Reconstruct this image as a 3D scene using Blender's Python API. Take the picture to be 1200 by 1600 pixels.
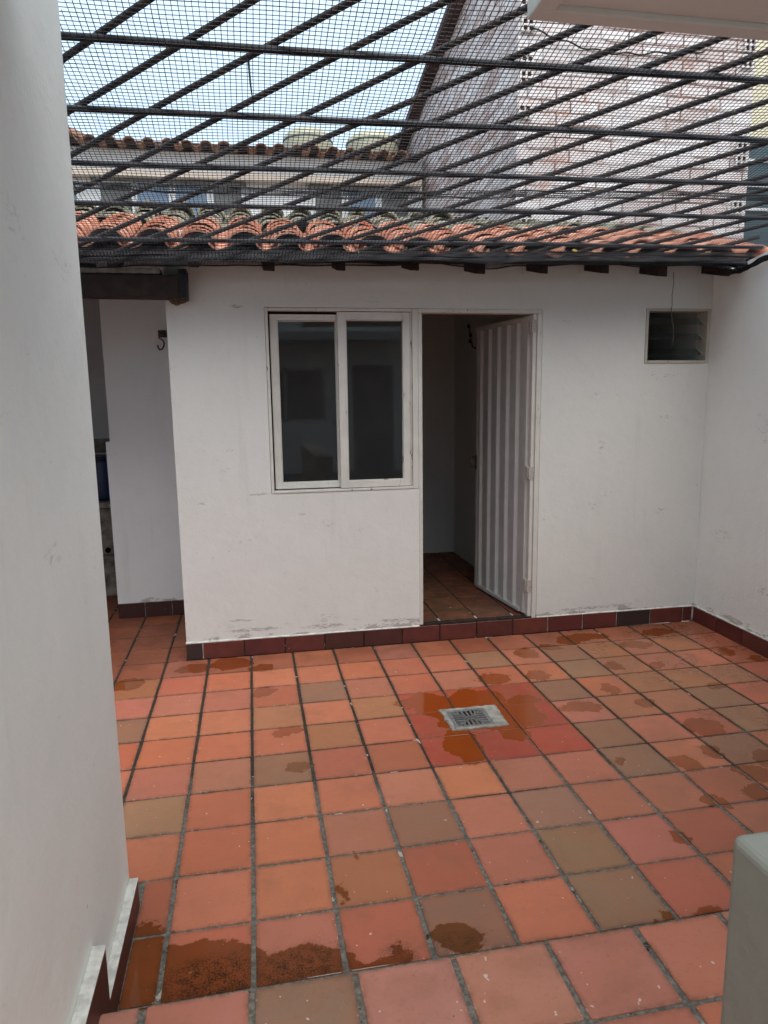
import bpy, bmesh, math, random
from mathutils import Vector, Matrix, noise
rnd = random.Random(7)
S = bpy.context.scene
for o in list(bpy.data.objects): bpy.data.objects.remove(o)
# ---------------------------------------------------------------- camera
cam = bpy.data.cameras.new('camera'); co = bpy.data.objects.new('camera', cam); S.collection.objects.link(co)
CR = Vector((0.98255967, -0.18545132, -0.01357572)); CU = Vector((0.04351326, 0.1583322, 0.98642664)); CF = Vector((0.18078465, 0.96981376, -0.16364043))
CP = Vector((0.05869, -1.754884, 1.622061))
m = Matrix.Identity(4)
for i in range(3):
    m[i][0] = CR[i]; m[i][1] = CU[i]; m[i][2] = -CF[i]; m[i][3] = CP[i]
co.matrix_world = m
cam.sensor_fit = 'VERTICAL'; cam.sensor_height = 36; cam.lens = 1099.417 / 1600 * 36
cam.clip_start = 0.05; cam.clip_end = 2000
S.camera = co
S.render.resolution_x = 768; S.render.resolution_y = 1024
# ---------------------------------------------------------------- sky, sun, exposure
SUN_EL, SUN_AZ = math.radians(62), math.radians(165)      # azimuth clockwise from +Y
w = bpy.data.worlds.new('World'); S.world = w; w.use_nodes = True
wn = w.node_tree.nodes; wl = w.node_tree.links
bg = wn['Background']; sky = wn.new('ShaderNodeTexSky'); sky.sky_type = 'NISHITA'; sky.sun_disc = False
sky.sun_elevation = SUN_EL; sky.sun_rotation = SUN_AZ; sky.air_density = 0.9; sky.dust_density = 4.0; sky.ozone_density = 1.0
tc = wn.new('ShaderNodeTexCoord'); nt_ = wn.new('ShaderNodeTexNoise'); nt_.inputs['Scale'].default_value = 1.6; nt_.inputs['Detail'].default_value = 5
wl.new(tc.outputs['Generated'], nt_.inputs['Vector'])
mr = wn.new('ShaderNodeMapRange'); mr.inputs[1].default_value = .3; mr.inputs[2].default_value = .7; mr.inputs[3].default_value = .62; mr.inputs[4].default_value = .92
wl.new(nt_.outputs['Fac'], mr.inputs[0])
mx = wn.new('ShaderNodeMix'); mx.data_type = 'RGBA'; wl.new(mr.outputs[0], mx.inputs[0]); wl.new(sky.outputs[0], mx.inputs[6]); mx.inputs[7].default_value = (2.15, 2.75, 3.3, 1)   # thin bright cloud veil
wl.new(mx.outputs[2], bg.inputs[0]); bg.inputs[1].default_value = 0.13
sl = bpy.data.lights.new('sun', 'SUN'); sl.energy = 1.0; sl.angle = math.radians(60); sl.color = (1.0, 0.96, 0.9)
so = bpy.data.objects.new('sun', sl); S.collection.objects.link(so)
sd = Vector((math.sin(SUN_AZ) * math.cos(SUN_EL), math.cos(SUN_AZ) * math.cos(SUN_EL), math.sin(SUN_EL)))
so.rotation_euler = sd.to_track_quat('Z', 'Y').to_euler(); so.location = (0, 0, 30)
S.view_settings.view_transform = 'Standard'; S.view_settings.look = 'None'; S.view_settings.gamma = 1
S.view_settings.exposure = 1.80
try:
    S.cycles.max_bounces = 12; S.cycles.diffuse_bounces = 8
except Exception: pass

# ---------------------------------------------------------------- mesh helpers
class MB:
    def __init__(s): s.v = []; s.f = []; s.sm = []; s.c = None
    def face(s, pts, smooth=False):
        b = len(s.v); s.v += [tuple(p) for p in pts]; s.f.append(tuple(range(b, b + len(pts)))); s.sm.append(smooth)
    def box(s, x0, x1, y0, y1, z0, z1, M=None):
        P = [(x0, y0, z0), (x1, y0, z0), (x1, y1, z0), (x0, y1, z0), (x0, y0, z1), (x1, y0, z1), (x1, y1, z1), (x0, y1, z1)]
        if M: P = [tuple(M @ Vector(p)) for p in P]
        b = len(s.v); s.v += P
        for q in ((0, 3, 2, 1), (4, 5, 6, 7), (0, 1, 5, 4), (1, 2, 6, 5), (2, 3, 7, 6), (3, 0, 4, 7)):
            s.f.append(tuple(b + i for i in q)); s.sm.append(False)
        return s
    def hexa(s, P):
        b = len(s.v); s.v += [tuple(p) for p in P]
        for q in ((0, 3, 2, 1), (4, 5, 6, 7), (0, 1, 5, 4), (1, 2, 6, 5), (2, 3, 7, 6), (3, 0, 4, 7)):
            s.f.append(tuple(b + i for i in q)); s.sm.append(False)
        return s
    def tube(s, pts, r, n=8, cap=True, smooth=True):
        pts = [Vector(p) for p in pts]; rr = r if isinstance(r, (list, tuple)) else [r] * len(pts)
        b = len(s.v); N = len(pts); up = None
        for i, p in enumerate(pts):
            d = (pts[min(i + 1, N - 1)] - pts[max(i - 1, 0)]).normalized()
            if up is None:
                up = Vector((0, 0, 1)) if abs(d.z) < .9 else Vector((1, 0, 0))
            a = (up - d * up.dot(d)).normalized(); c = d.cross(a); up = a
            for k in range(n):
                t = 2 * math.pi * k / n
                s.v.append(tuple(p + (a * math.cos(t) + c * math.sin(t)) * rr[i]))
        for i in range(N - 1):
            for k in range(n):
                k2 = (k + 1) % n
                s.f.append((b + i * n + k, b + i * n + k2, b + (i + 1) * n + k2, b + (i + 1) * n + k)); s.sm.append(smooth)
        if cap:
            s.f.append(tuple(b + k for k in reversed(range(n)))); s.sm.append(False)
            s.f.append(tuple(b + (N - 1) * n + k for k in range(n))); s.sm.append(False)
        return s
    def build(s, name, mat, parent=None, bevel=0, seg=2):
        me = bpy.data.meshes.new(name); me.from_pydata(s.v, [], s.f); me.update()
        me.polygons.foreach_set('use_smooth', s.sm)
        me.materials.append(mat)
        o = bpy.data.objects.new(name, me); S.collection.objects.link(o)
        if parent: o.parent = parent; o.matrix_parent_inverse = parent.matrix_basis.inverted()
        if bevel:
            bm = bmesh.new(); bm.from_mesh(me); bmesh.ops.remove_doubles(bm, verts=bm.verts, dist=1e-6)
            bm.to_mesh(me); bm.free()
            md = o.modifiers.new('bevel', 'BEVEL'); md.width = bevel; md.segments = seg; md.limit_method = 'ANGLE'; md.angle_limit = math.radians(40)
        return o
def tag(o, label=None, cat=None, group=None, kind=None):
    if label: o['label'] = label
    if cat: o['category'] = cat
    if group: o['group'] = group
    if kind: o['kind'] = kind
    return o
def empty(name, loc, label, cat, group=None):
    o = bpy.data.objects.new(name, None); S.collection.objects.link(o); o.location = loc
    o.empty_display_size = .1
    return tag(o, label, cat, group)
def nz(x, y, z=0.0): return noise.noise(Vector((x, y, z)))

# ---------------------------------------------------------------- material helpers
class NT:
    def __init__(s, name):
        s.m = bpy.data.materials.new(name); s.m.use_nodes = True; s.t = s.m.node_tree; s.n = s.t.nodes; s.l = s.t.links
        s.p = s.n['Principled BSDF']
        s.pos = s.n.new('ShaderNodeNewGeometry').outputs['Position']
    def lk(s, a, b): s.l.new(a, b)
    def setv(s, sock, v):
        if hasattr(v, 'is_output') or isinstance(v, bpy.types.NodeSocket): s.l.new(v, sock)
        else:
            if isinstance(v, (tuple, list)) and len(v) == 3 and sock.type == 'RGBA': v = (*v, 1)
            sock.default_value = v
    def math(s, op, a, b=0.0, c=None, clamp=False):
        n = s.n.new('ShaderNodeMath'); n.operation = op; n.use_clamp = clamp
        s.setv(n.inputs[0], a); s.setv(n.inputs[1], b)
        if c is not None: s.setv(n.inputs[2], c)
        return n.outputs[0]
    def vm(s, op, a, b=(0, 0, 0)):
        n = s.n.new('ShaderNodeVectorMath'); n.operation = op; s.setv(n.inputs[0], a); s.setv(n.inputs[1], b)
        return n.outputs['Value'] if op in ('LENGTH', 'DOT_PRODUCT') else n.outputs[0]
    def noise(s, sc, det=4, rough=.55, vec=None, col=False, stretch=None):
        n = s.n.new('ShaderNodeTexNoise'); n.inputs['Scale'].default_value = sc; n.inputs['Detail'].default_value = det; n.inputs['Roughness'].default_value = rough
        v = vec or s.pos
        if stretch: v = s.vm('MULTIPLY', v, stretch)
        s.lk(v, n.inputs['Vector'])
        return n.outputs['Color' if col else 'Fac']
    def ramp(s, v, a, b, lo=0.0, hi=1.0):
        n = s.n.new('ShaderNodeMapRange'); s.setv(n.inputs[0], v); n.inputs[1].default_value = a; n.inputs[2].default_value = b
        n.inputs[3].default_value = lo; n.inputs[4].default_value = hi; n.interpolation_type = 'SMOOTHSTEP'
        return n.outputs[0]
    def mix(s, f, a, b, mode='MIX'):
        n = s.n.new('ShaderNodeMix'); n.data_type = 'RGBA'; n.blend_type = mode
        s.setv(n.inputs[0], f); s.setv(n.inputs[6], a); s.setv(n.inputs[7], b)
        return n.outputs[2]
    def sep(s):
        n = s.n.new('ShaderNodeSeparateXYZ'); s.lk(s.pos, n.inputs[0]); return n.outputs
    def base(s, v): s.setv(s.p.inputs['Base Color'], v); return s
    def rough(s, v): s.setv(s.p.inputs['Roughness'], v); return s
    def spec(s, v): s.setv(s.p.inputs['Specular IOR Level'], v); return s
    def bump(s, h, dist=.002, st=1.0):
        n = s.n.new('ShaderNodeBump'); n.inputs['Distance'].default_value = dist; n.inputs['Strength'].default_value = st
        s.lk(h, n.inputs['Height']); s.lk(n.outputs[0], s.p.inputs['Normal']); return s

def plaster(name, col, scuff=.25, low=None, grime=(.33, .31, .29), marks=()):
    t = NT(name)
    c = t.mix(t.ramp(t.noise(1.3, 3), .35, .65), tuple(x * .955 for x in col), col)
    c = t.mix(t.ramp(t.noise(14, 5), .4, .8, 0, .22), c, tuple(x * .86 for x in col))
    # rubbed grey scuffs, small dark specks
    sc = t.math('MULTIPLY', t.ramp(t.noise(3.1, 5, .65, stretch=(1, 1, 1.9)), .60, .72), t.ramp(t.noise(38, 4, .7, stretch=(1, 1, 2.2)), .50, .62))
    c = t.mix(t.math('MULTIPLY', sc, scuff), c, grime)
    sp = t.ramp(t.noise(55, 2, .5), .765, .79)
    c = t.mix(t.math('MULTIPLY', sp, .55), c, (.25, .22, .2))
    if low:
        z = t.sep()[2]; lo, hi = low
        near = t.ramp(z, lo, hi, 1, 0)
        pe = t.ramp(t.math('ADD', t.noise(7, 6, .7, stretch=(1, 1, 2.6)), t.math('MULTIPLY', near, .17)), .66, .72)
        pe = t.math('MULTIPLY', pe, near)
        c = t.mix(t.math('MULTIPLY', pe, .75), c, (.27, .24, .22))
    dr_ = t.math('MULTIPLY', t.ramp(t.noise(9, 4, .6, stretch=(1, 1, .07)), .55, .72, 0, .16), t.ramp(t.noise(1.7, 2), .4, .6))
    c = t.mix(dr_, c, tuple(x * .62 for x in col))
    if marks:
        d = t.vm('MULTIPLY', t.vm('SUBTRACT', t.noise(22, 5, .7, col=True), (.5, .5, .5)), (.12, 0, .035)); p = t.vm('ADD', t.pos, d); cur = None
        for mx_, mz, rx, rz in marks:
            v = t.vm('LENGTH', t.vm('MULTIPLY', t.vm('SUBTRACT', p, (mx_, 0, mz)), (1 / rx, 0, 1 / rz)))
            cur = v if cur is None else t.math('MINIMUM', cur, v)
        mk = t.math('MULTIPLY', t.ramp(cur, 1.05, .6), t.ramp(t.noise(40, 5, .75, stretch=(1, 1, 3)), .40, .58))
        c = t.mix(t.math('MULTIPLY', mk, .62), c, (.20, .18, .17))
    t.base(c).rough(.72).spec(.25)
    h = t.math('ADD', t.math('MULTIPLY', t.noise(5, 4, .6), 1.6), t.math('MULTIPLY', t.noise(60, 4), .25))
    t.bump(h, .006, .55)
    return t.m
M = {}
MARKS_BACK = [(.02, .165, .20, .014), (.47, .155, .16, .016), (.085, 1.028, .075, .006), (-.05, .23, .07, .008), (2.33, .150, .17, .012), (.0, 2.15, .05, .012), (2.6, .115, .1, .012), (.95, .16, .12, .012)]
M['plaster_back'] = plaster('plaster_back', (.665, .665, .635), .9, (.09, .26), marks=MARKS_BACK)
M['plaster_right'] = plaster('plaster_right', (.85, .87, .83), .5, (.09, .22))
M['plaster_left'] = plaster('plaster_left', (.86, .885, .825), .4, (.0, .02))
M['plaster_slab'] = plaster('plaster_slab', (.62, .64, .62), .1)
M['plaster_low'] = plaster('plaster_low', (.27, .285, .25), .6)
M['plaster_in'] = plaster('plaster_in', (.56, .56, .53), .6)
M['plaster_alley'] = plaster('plaster_alley', (.78, .80, .80), .3, (.09, .22))
def simple(name, col, rough=.6, spec=.4, var=.25, sc=20, bump=0, metal=0):
    t = NT(name); c = t.mix(t.ramp(t.noise(sc, 5), .3, .7), tuple(x * (1 - var) for x in col), tuple(min(1, x * (1 + var)) for x in col))
    t.base(c).rough(rough).spec(spec); t.p.inputs['Metallic'].default_value = metal
    if bump: t.bump(t.noise(sc * 2, 5), bump, .8)
    return t.m
def paint(name, col, chip=.62, under=(.12, .07, .04)):
    t = NT(name)
    c = t.mix(t.ramp(t.noise(9, 4), .3, .7), tuple(x * .9 for x in col), col)
    ch = t.ramp(t.noise(26, 6, .7, stretch=(1, 1, .22)), chip, chip + .05)
    c = t.mix(t.math('MULTIPLY', ch, .8), c, under)
    st = t.ramp(t.noise(60, 3, .6, stretch=(1, 1, .08)), .55, .75)
    c = t.mix(t.math('MULTIPLY', st, .25), c, tuple(x * .55 for x in col))
    t.base(c).rough(.5).spec(.4).bump(t.noise(50, 4, .6, stretch=(1, 1, .15)), .002, .5)
    return t.m
M['frame_paint'] = paint('frame_paint', (.62, .605, .56), .62)
M['door_paint'] = paint('door_paint', (.53, .52, .50), .66)
M['vent_paint'] = paint('vent_paint', (.46, .43, .37), .64)
M['dark_wood'] = simple('dark_wood', (.030, .020, .017), .75, .25, .4, 30, .003)
M['beam_wood'] = simple('beam_wood', (.026, .017, .014), .7, .25, .3, 18, .002)
M['rough_mortar'] = simple('rough_mortar', (.10, .075, .05), .95, .1, .6, 60, .012)
M['pole_dark'] = simple('pole_dark', (.015, .016, .021), .6, .35, .5, 35, .003)
def rusty():
    t = NT('rusty_bar')
    c = t.mix(t.ramp(t.noise(22, 5, .65), .42, .62), (.018, .018, .021), (.055, .038, .031))
    c = t.mix(t.ramp(t.noise(70, 3, .6), .66, .72), c, (.22, .2, .18))
    t.base(c).rough(.7).spec(.3).bump(t.noise(80, 4), .002, .8); return t.m
M['rusty_bar'] = rusty()
M['net'] = simple('net', (.010, .011, .016), .5, .35, .3, 10)
M['hem'] = simple('hem', (.008, .009, .012), .55, .3, .5, 90, .006)
M['concrete'] = simple('concrete', (.30, .285, .25), .9, .2, .35, 25, .004)
M['sink'] = simple('sink', (.26, .235, .20), .85, .25, .55, 9, .004)
M['blue_plastic'] = simple('blue_plastic', (.018, .035, .11), .4, .5, .2, 6)
M['metal_grate'] = simple('metal_grate', (.62, .62, .61), .38, .5, .2, 60, .0005, .85)
M['black_hole'] = simple('black_hole', (.006, .006, .006), .9, .1, .2, 20)
M['iron'] = simple('iron', (.08, .065, .055), .6, .4, .4, 50, .001, .3)
M['wire'] = simple('wire', (.10, .085, .065), .6, .3, .3, 40)
M['hinge'] = simple('hinge', (.42, .39, .35), .55, .4, .4, 120, .001)
M['cable'] = simple('cable', (.012, .012, .014), .5, .4, .2, 20)
M['leaf'] = simple('leaf', (.42, .34, .06), .7, .2, .3, 60)
M['dry_leaf'] = simple('dry_leaf', (.36, .27, .15), .8, .2, .3, 60)
M['white_chalk'] = simple('white_chalk', (.60, .60, .55), .85, .2, .2, 30, .003)
M['earth'] = simple('earth', (.16, .13, .10), .95, .1, .3, 1)
def glass():
    t = NT('window_glass'); t.base((.035, .033, .034)).rough(.03).spec(.42)
    t.base(t.mix(t.ramp(t.noise(2.5, 4), .4, .7), (.016, .015, .015), (.022, .021, .020))); t.rough(t.ramp(t.noise(9, 5), .3, .7, .015, .05))
    return t.m
M['glass'] = glass()
M['slat_glass'] = simple('slat_glass', (.75, .85, .85), .03, .4, .05, 20); M['slat_glass'].node_tree.nodes['Principled BSDF'].inputs['Transmission Weight'].default_value = 1.0
# floor tiles -----------------------------------------------------------------
WET = [(0.941, 1.663, 0.112, 0.142), (1.176, 1.677, 0.155, 0.122), (0.974, 1.196, 0.084, 0.184), (1.377, 1.451, 0.098, 0.135), (1.247, 1.334, 0.079, 0.152), (1.377, 1.917, 0.103, 0.084), (1.646, 1.905, 0.074, 0.077), (1.955, 1.633, 0.053, 0.08), (1.682, 1.461, 0.113, 0.055), (2.038, 1.446, 0.057, 0.058), (2.177, 1.132, 0.093, 0.095), (1.88, 0.841, 0.05, 0.065), (2.057, 0.89, 0.04, 0.063), (2.115, 0.693, 0.07, 0.075), (1.833, 0.555, 0.041, 0.059), (2.039, 0.559, 0.057, 0.073), (2.385, 1.891, 0.042, 0.064), (2.144, 1.945, 0.057, 0.074), (1.711, 2.261, 0.081, 0.091), (2.935, 1.996, 0.059, 0.061), (3.041, 1.871, 0.05, 0.059), (2.232, 2.449, 0.149, 0.065), (2.738, 2.426, 0.129, 0.069), (-0.337, 2.449, 0.102, 0.085), (-0.129, 2.497, 0.132, 0.098), (0.061, 2.008, 0.064, 0.07), (0.174, 1.519, 0.085, 0.054), (0.2, 1.167, 0.057, 0.05), (-0.701, 2.294, 0.09, 0.088), (0.053, 2.382, 0.086, 0.052), (-0.326, 0.14, 0.085, 0.20), (-0.16, 0.04, 0.22, 0.165), (0.133, 0.02, 0.17, 0.10), (.36, .0, .10, .05), (0.282, 0.321, 0.015, 0.045), (0.435, 0.032, 0.03, 0.048), (0.613, 0.061, 0.081, 0.066), (1.247, -0.019, 0.043, 0.014), (1.413, 0.011, 0.06, 0.021), (1.27, 0.018, 0.02, 0.029), (1.543, 0.351, 0.037, 0.04), (2.06, 2.424, 0.084, 0.063), (0.825, 1.689, 0.068, 0.079), (1.12, 1.50, .22, .17), (1.42, 1.60, .10, .06), (2.55, 1.55, .07, .05), (2.75, 1.25, .10, .06), (2.45, 2.25, .11, .06), (1.9, 2.33, .08, .05), (2.30, .75, .10, .12), (1.62, .93, .03, .025), (.36, .52, .012, .012)]
def field(t, L, amp=.022, sc=9):
    n = t.noise(sc, 3, .55, col=True)
    d = t.vm('MULTIPLY', t.vm('SUBTRACT', n, (.5, .5, .5)), (amp * 4, amp * 4, 0))
    p = t.vm('ADD', t.pos, d); cur = None
    for cx, cy, rx, ry in L:
        q = t.vm('MULTIPLY', t.vm('SUBTRACT', p, (cx, cy, 0)), (1 / rx, 1 / ry, 0))
        v = t.math('SUBTRACT', t.vm('LENGTH', q), 1.0)
        v = t.math('MULTIPLY', v, min(rx, ry))
        cur = v if cur is None else t.math('MINIMUM', cur, v)
    return cur
def tile_mat(name, wet):
    t = NT(name)
    a = t.n.new('ShaderNodeAttribute'); a.attribute_name = 'tile_tint'; tint = a.outputs['Color']
    c = t.mix(t.ramp(t.noise(7, 4, .6), .3, .7, 0, .30), tint, (.36, .125, .06))
    c = t.mix(t.ramp(t.noise(2.2, 3, .6), .5, .75, 0, .22), c, (.50, .19, .115))
    c = t.mix(t.ramp(t.noise(160, 3, .6), .64, .72, 0, .22), c, (.5, .36, .28))
    c = t.mix(t.ramp(t.noise(47, 2, .4), .745, .76, 0, .8), c, (.62, .55, .48))       # drops of white paint
    c = t.mix(t.ramp(t.noise(41, 2, .4, vec=t.vm('ADD', t.pos, (7, 3, 0))), .80, .81, 0, .8), c, (.03, .02, .015))
    c = t.mix(t.ramp(t.noise(3.3, 6, .7), .50, .68, 0, .30), c, (.22, .10, .06))
    c = t.mix(t.ramp(t.noise(70, 4, .7), .56, .70, 0, .25), c, (.20, .075, .04))
    eg = t.math('MULTIPLY', t.math('POWER', a.outputs['Alpha'], 1.6), t.ramp(t.noise(16, 6, .75), .34, .62))
    c = t.mix(t.math('MULTIPLY', eg, .62), c, (.10, .055, .035))
    chp = t.math('MULTIPLY', t.ramp(a.outputs['Alpha'], .72, .9), t.ramp(t.noise(55, 4, .7), .60, .64))
    c = t.mix(t.math('MULTIPLY', chp, .7), c, (.40, .33, .26))
    r = t.ramp(t.noise(12, 4), .3, .7, .46, .60)
    h = t.math('ADD', t.math('MULTIPLY', t.noise(10, 3), 1.0), t.math('MULTIPLY', t.noise(120, 3), .12))
    if wet:
        sx = t.sep(); reg = t.math('MULTIPLY', t.ramp(sx[0], 1.3, 2.3), t.ramp(t.noise(2.6, 5, .65), .42, .54))
        c = t.mix(t.math('MULTIPLY', reg, .42), c, (.21, .085, .042)); 
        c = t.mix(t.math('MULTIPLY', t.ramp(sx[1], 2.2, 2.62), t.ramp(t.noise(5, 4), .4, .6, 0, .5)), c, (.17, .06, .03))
        r = t.mix(t.math('MULTIPLY', reg, .7), r, (.16, .16, .16))
        f = field(t, WET, .034, 8); f = t.math('ADD', f, t.math('MULTIPLY', t.math('SUBTRACT', t.noise(38, 5, .7), .5), .045))
        wm = t.ramp(f, .0035, -.0045)
        wc = t.mix(1.0, c, (.62, .48, .30), 'MULTIPLY')
        dn = t.ramp(t.vm('LENGTH', t.vm('SUBTRACT', t.pos, (1.12, 1.45, 0))), .35, .6, .50, .13)
        wc = t.mix(dn, wc, (.30, .07, .006))
        halo = t.ramp(f, .02, .0, 0, .22)
        c = t.mix(halo, c, tuple((.30, .12, .06)))
        c = t.mix(wm, c, wc); 
        cz = t.math('MULTIPLY', t.ramp(t.sep()[0], .95, .55), t.ramp(t.sep()[1], .42, .30))
        wc2 = t.mix(.38, wc, (.085, .042, .018))
        wcx = t.mix(cz, wc, wc2); c = t.mix(wm, c, wcx)
        # black scum on the wet near corner
        g = field(t, [(-.10, .045, .17, .10), (.13, .04, .14, .09), (.60, .05, .07, .035), (.43, .05, .035, .045)], .03, 14)
        gm = t.math('MULTIPLY', t.ramp(g, .045, -.05), t.ramp(t.math('ADD', t.math('MULTIPLY', t.noise(210, 4, .8), .6), t.math('MULTIPLY', t.noise(26, 4, .7), .4)), .46, .56))
        c = t.mix(t.math('MULTIPLY', gm, .8), c, (.022, .018, .013))
        r = t.mix(wm, r, (.07, .07, .07))
        n = t.n.new('ShaderNodeMix'); n.data_type = 'FLOAT'; t.lk(wm, n.inputs[0]); t.lk(h, n.inputs[2]); n.inputs[3].default_value = .6
        h = n.outputs[0]
        t.base(c).rough(r).spec(.34)
    else:
        t.base(c).rough(r).spec(.25)
    t.bump(h, .0018, .6)
    return t.m
M['tile'] = tile_mat('terracotta', True)
M['tile_dry'] = tile_mat('terracotta_dry', False)
def grout():
    t = NT('grout'); y = t.sep()[1]
    dark = t.ramp(t.math('ADD', y, t.math('MULTIPLY', t.math('SUBTRACT', t.noise(2.0, 4), .5), 2.2)), .55, 1.2, 0, 1)
    c = t.mix(t.ramp(t.noise(60, 5, .7), .35, .7), (.10, .092, .078), (.23, .22, .185))
    d = t.mix(t.ramp(t.noise(60, 4), .4, .7), (.035, .028, .022), (.07, .055, .04))
    c = t.mix(dark, c, d)
    c = t.mix(t.ramp(t.noise(17, 5, .7), .60, .66), c, (.03, .026, .02))
    c = t.mix(t.ramp(t.noise(11, 4, .6, vec=t.vm('ADD', t.pos, (3, 9, 0))), .635, .66, 0, .8), c, (.50, .47, .40))
    t.base(c).rough(.9).spec(.2).bump(t.noise(90, 4), .003, .9); return t.m
M['grout'] = grout()
def plinth_mat():
    t = NT('plinth_tile')
    a = t.n.new('ShaderNodeAttribute'); a.attribute_name = 'tile_tint'
    c = t.mix(t.ramp(t.noise(12, 4), .3, .7, 0, .5), a.outputs['Color'], (.05, .020, .016))
    c = t.mix(t.ramp(t.noise(48, 3, .5), .74, .76, 0, .9), c, (.5, .47, .43))
    t.base(c).rough(.42).spec(.4).bump(t.noise(30, 4), .002, .4); return t.m
M['plinth'] = plinth_mat()
def roof_mat(name, a, b, mossy=0.0):
    t = NT(name)
    c = t.mix(t.ramp(t.noise(4, 4, .6), .35, .65), a, b)
    c = t.mix(t.ramp(t.noise(30, 4), .55, .75, 0, .5), c, (.16, .10, .07))
    c = t.mix(t.ramp(t.noise(9, 5, .65), .58 - mossy * .4, .72 - mossy * .4), c, (.075, .075, .050))
    t.base(c).rough(.85).spec(.2).bump(t.noise(40, 5), .006, .8); return t.m
M['roof_tile'] = roof_mat('roof_tile', (.55, .24, .15), (.66, .37, .27))
M['mossy_tile'] = roof_mat('mossy_tile', (.36, .30, .23), (.27, .26, .19), .25)
M['far_tile'] = roof_mat('far_tile', (.33, .16, .10), (.40, .24, .16), .15)
M['far_white'] = simple('far_white', (.84, .83, .81), .8, .2, .06, 1.2)
M['far_beige'] = simple('far_beige', (.55, .46, .38), .8, .2, .1, 2)
M['far_glass'] = simple('far_glass', (.15, .22, .31), .15, .6, .2, .6)
M['shutter'] = simple('shutter', (.14, .14, .13), .6, .3, .2, 3)
M['tank'] = simple('tank', (.42, .41, .30), .55, .4, .1, 2)
M['tank_lid'] = simple('tank_lid', (.14, .17, .13), .5, .4, .1, 2)
M['yellow_wall'] = simple('yellow_wall', (.68, .63, .46), .8, .2, .06, 2)
M['green_panel'] = simple('green_panel', (.045, .075, .085), .5, .4, .25, 1.5)
M['white_trim'] = simple('white_trim', (.72, .73, .72), .6, .3, .05, 3)
M['vent_dark'] = simple('vent_dark', (.09, .022, .020), .8, .2, .3, 5)
M['vent_white'] = simple('vent_white', (.66, .63, .60), .8, .2, .1, 12)
M['bargeboard'] = simple('bargeboard', (.07, .04, .035), .8, .2, .5, 3, .01)
def brick(name, rot):
    t = NT(name)
    if rot:   # wall that runs along y
        cb = t.n.new('ShaderNodeCombineXYZ'); s = t.sep(); t.lk(s[1], cb.inputs[0]); t.lk(s[2], cb.inputs[1]); v = cb.outputs[0]
    else:
        cb = t.n.new('ShaderNodeCombineXYZ'); s = t.sep(); t.lk(s[0], cb.inputs[0]); t.lk(s[2], cb.inputs[1]); v = cb.outputs[0]
    b = t.n.new('ShaderNodeTexBrick'); t.lk(t.vm('ADD', v, t.vm('MULTIPLY', t.vm('SUBTRACT', t.noise(6, 3, col=True), (.5, .5, .5)), (.03, .03, 0))), b.inputs['Vector'])
    b.inputs['Scale'].default_value = 1; b.inputs['Brick Width'].default_value = .33; b.inputs['Row Height'].default_value = .125
    b.inputs['Mortar Size'].default_value = .011; b.inputs['Mortar Smooth'].default_value = .3
    b.inputs['Color1'].default_value = (.76, .71, .69, 1); b.inputs['Color2'].default_value = (.58, .48, .45, 1); b.inputs['Mortar'].default_value = (.20, .12, .10, 1)
    c = b.outputs['Color']
    c = t.mix(t.ramp(t.noise(1.1, 5, .6), .45, .62, 0, .5), c, (.76, .74, .73))
    if rot: c = t.mix(t.ramp(t.noise(1.5, 5, .7, stretch=(1, .35, 6)), .5, .62, 0, .75), c, (.30, .17, .14))
    c = t.mix(t.ramp(t.noise(2.2, 5, .7, stretch=(2.5, 2.5, .5)), .55, .75, 0, .35), c, (.33, .27, .25))
    ex = t.math('MULTIPLY', t.ramp(t.noise(2.8, 7, .8), .56, .60), t.ramp(t.noise(9, 4, .6), .38, .5))
    c = t.mix(t.math('MULTIPLY', ex, .6), c, (.46, .24, .17))
    ln = t.ramp(t.noise(1.4, 6, .75, stretch=(1, 1, 2)), .5, .505, 0, 1)
    ln2 = t.ramp(t.noise(1.4, 6, .75, stretch=(1, 1, 2)), .51, .515, 1, 0)
    c = t.mix(t.math('MULTIPLY', t.math('MULTIPLY', ln, ln2), .6), c, (.2, .13, .11))
    t.base(c).rough(.85).spec(.2)
    t.bump(b.outputs['Fac'], -.01, .7); return t.m
M['brick_front'] = brick('brick_front', False); M['brick_side'] = brick('brick_side', True)
M['greens'] = simple('greens', (.055, .075, .025), .8, .2, .6, 14)

# ---------------------------------------------------------------- ground & floors
g = MB(); N = 8
g.face([(-300, -300, -.25), (300, -300, -.25), (300, 300, -.25), (-300, 300, -.25)])
tag(g.build('ground', M['earth']), kind='structure')
T = .26
RED = [(.47, .142, .072), (.45, .130, .070), (.50, .165, .088), (.46, .155, .097), (.42, .125, .066), (.46, .165, .108), (.49, .155, .080)]
BROWN = [(.285, .148, .082), (.295, .16, .094), (.262, .138, .080)]
MIDB = [(.385, .155, .075), (.40, .165, .088)]
brown = {(6, 4), (6, 3), (6, 6), (7, 7), (7, 8), (5, 8), (9, 5), (9, 4), (8, 3), (1, 7), (0, 4), (-2, 3), (2, 2), (4, 2), (4, 1), (4, 0), (2, 0), (-3, 6), (-4, 8)}
midb = {(7, 5), (9, 8), (0, 6), (1, 5), (-1, 4), (2, 6), (8, 7), (8, 8), (8, 5), (8, 6), (1, 2), (10, 6), (10, 8), (9, 6), (1, 1), (-3, 8)}
patch = {(i, j) for i in (3, 4, 5) for j in (4, 5, 6)}
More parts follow.
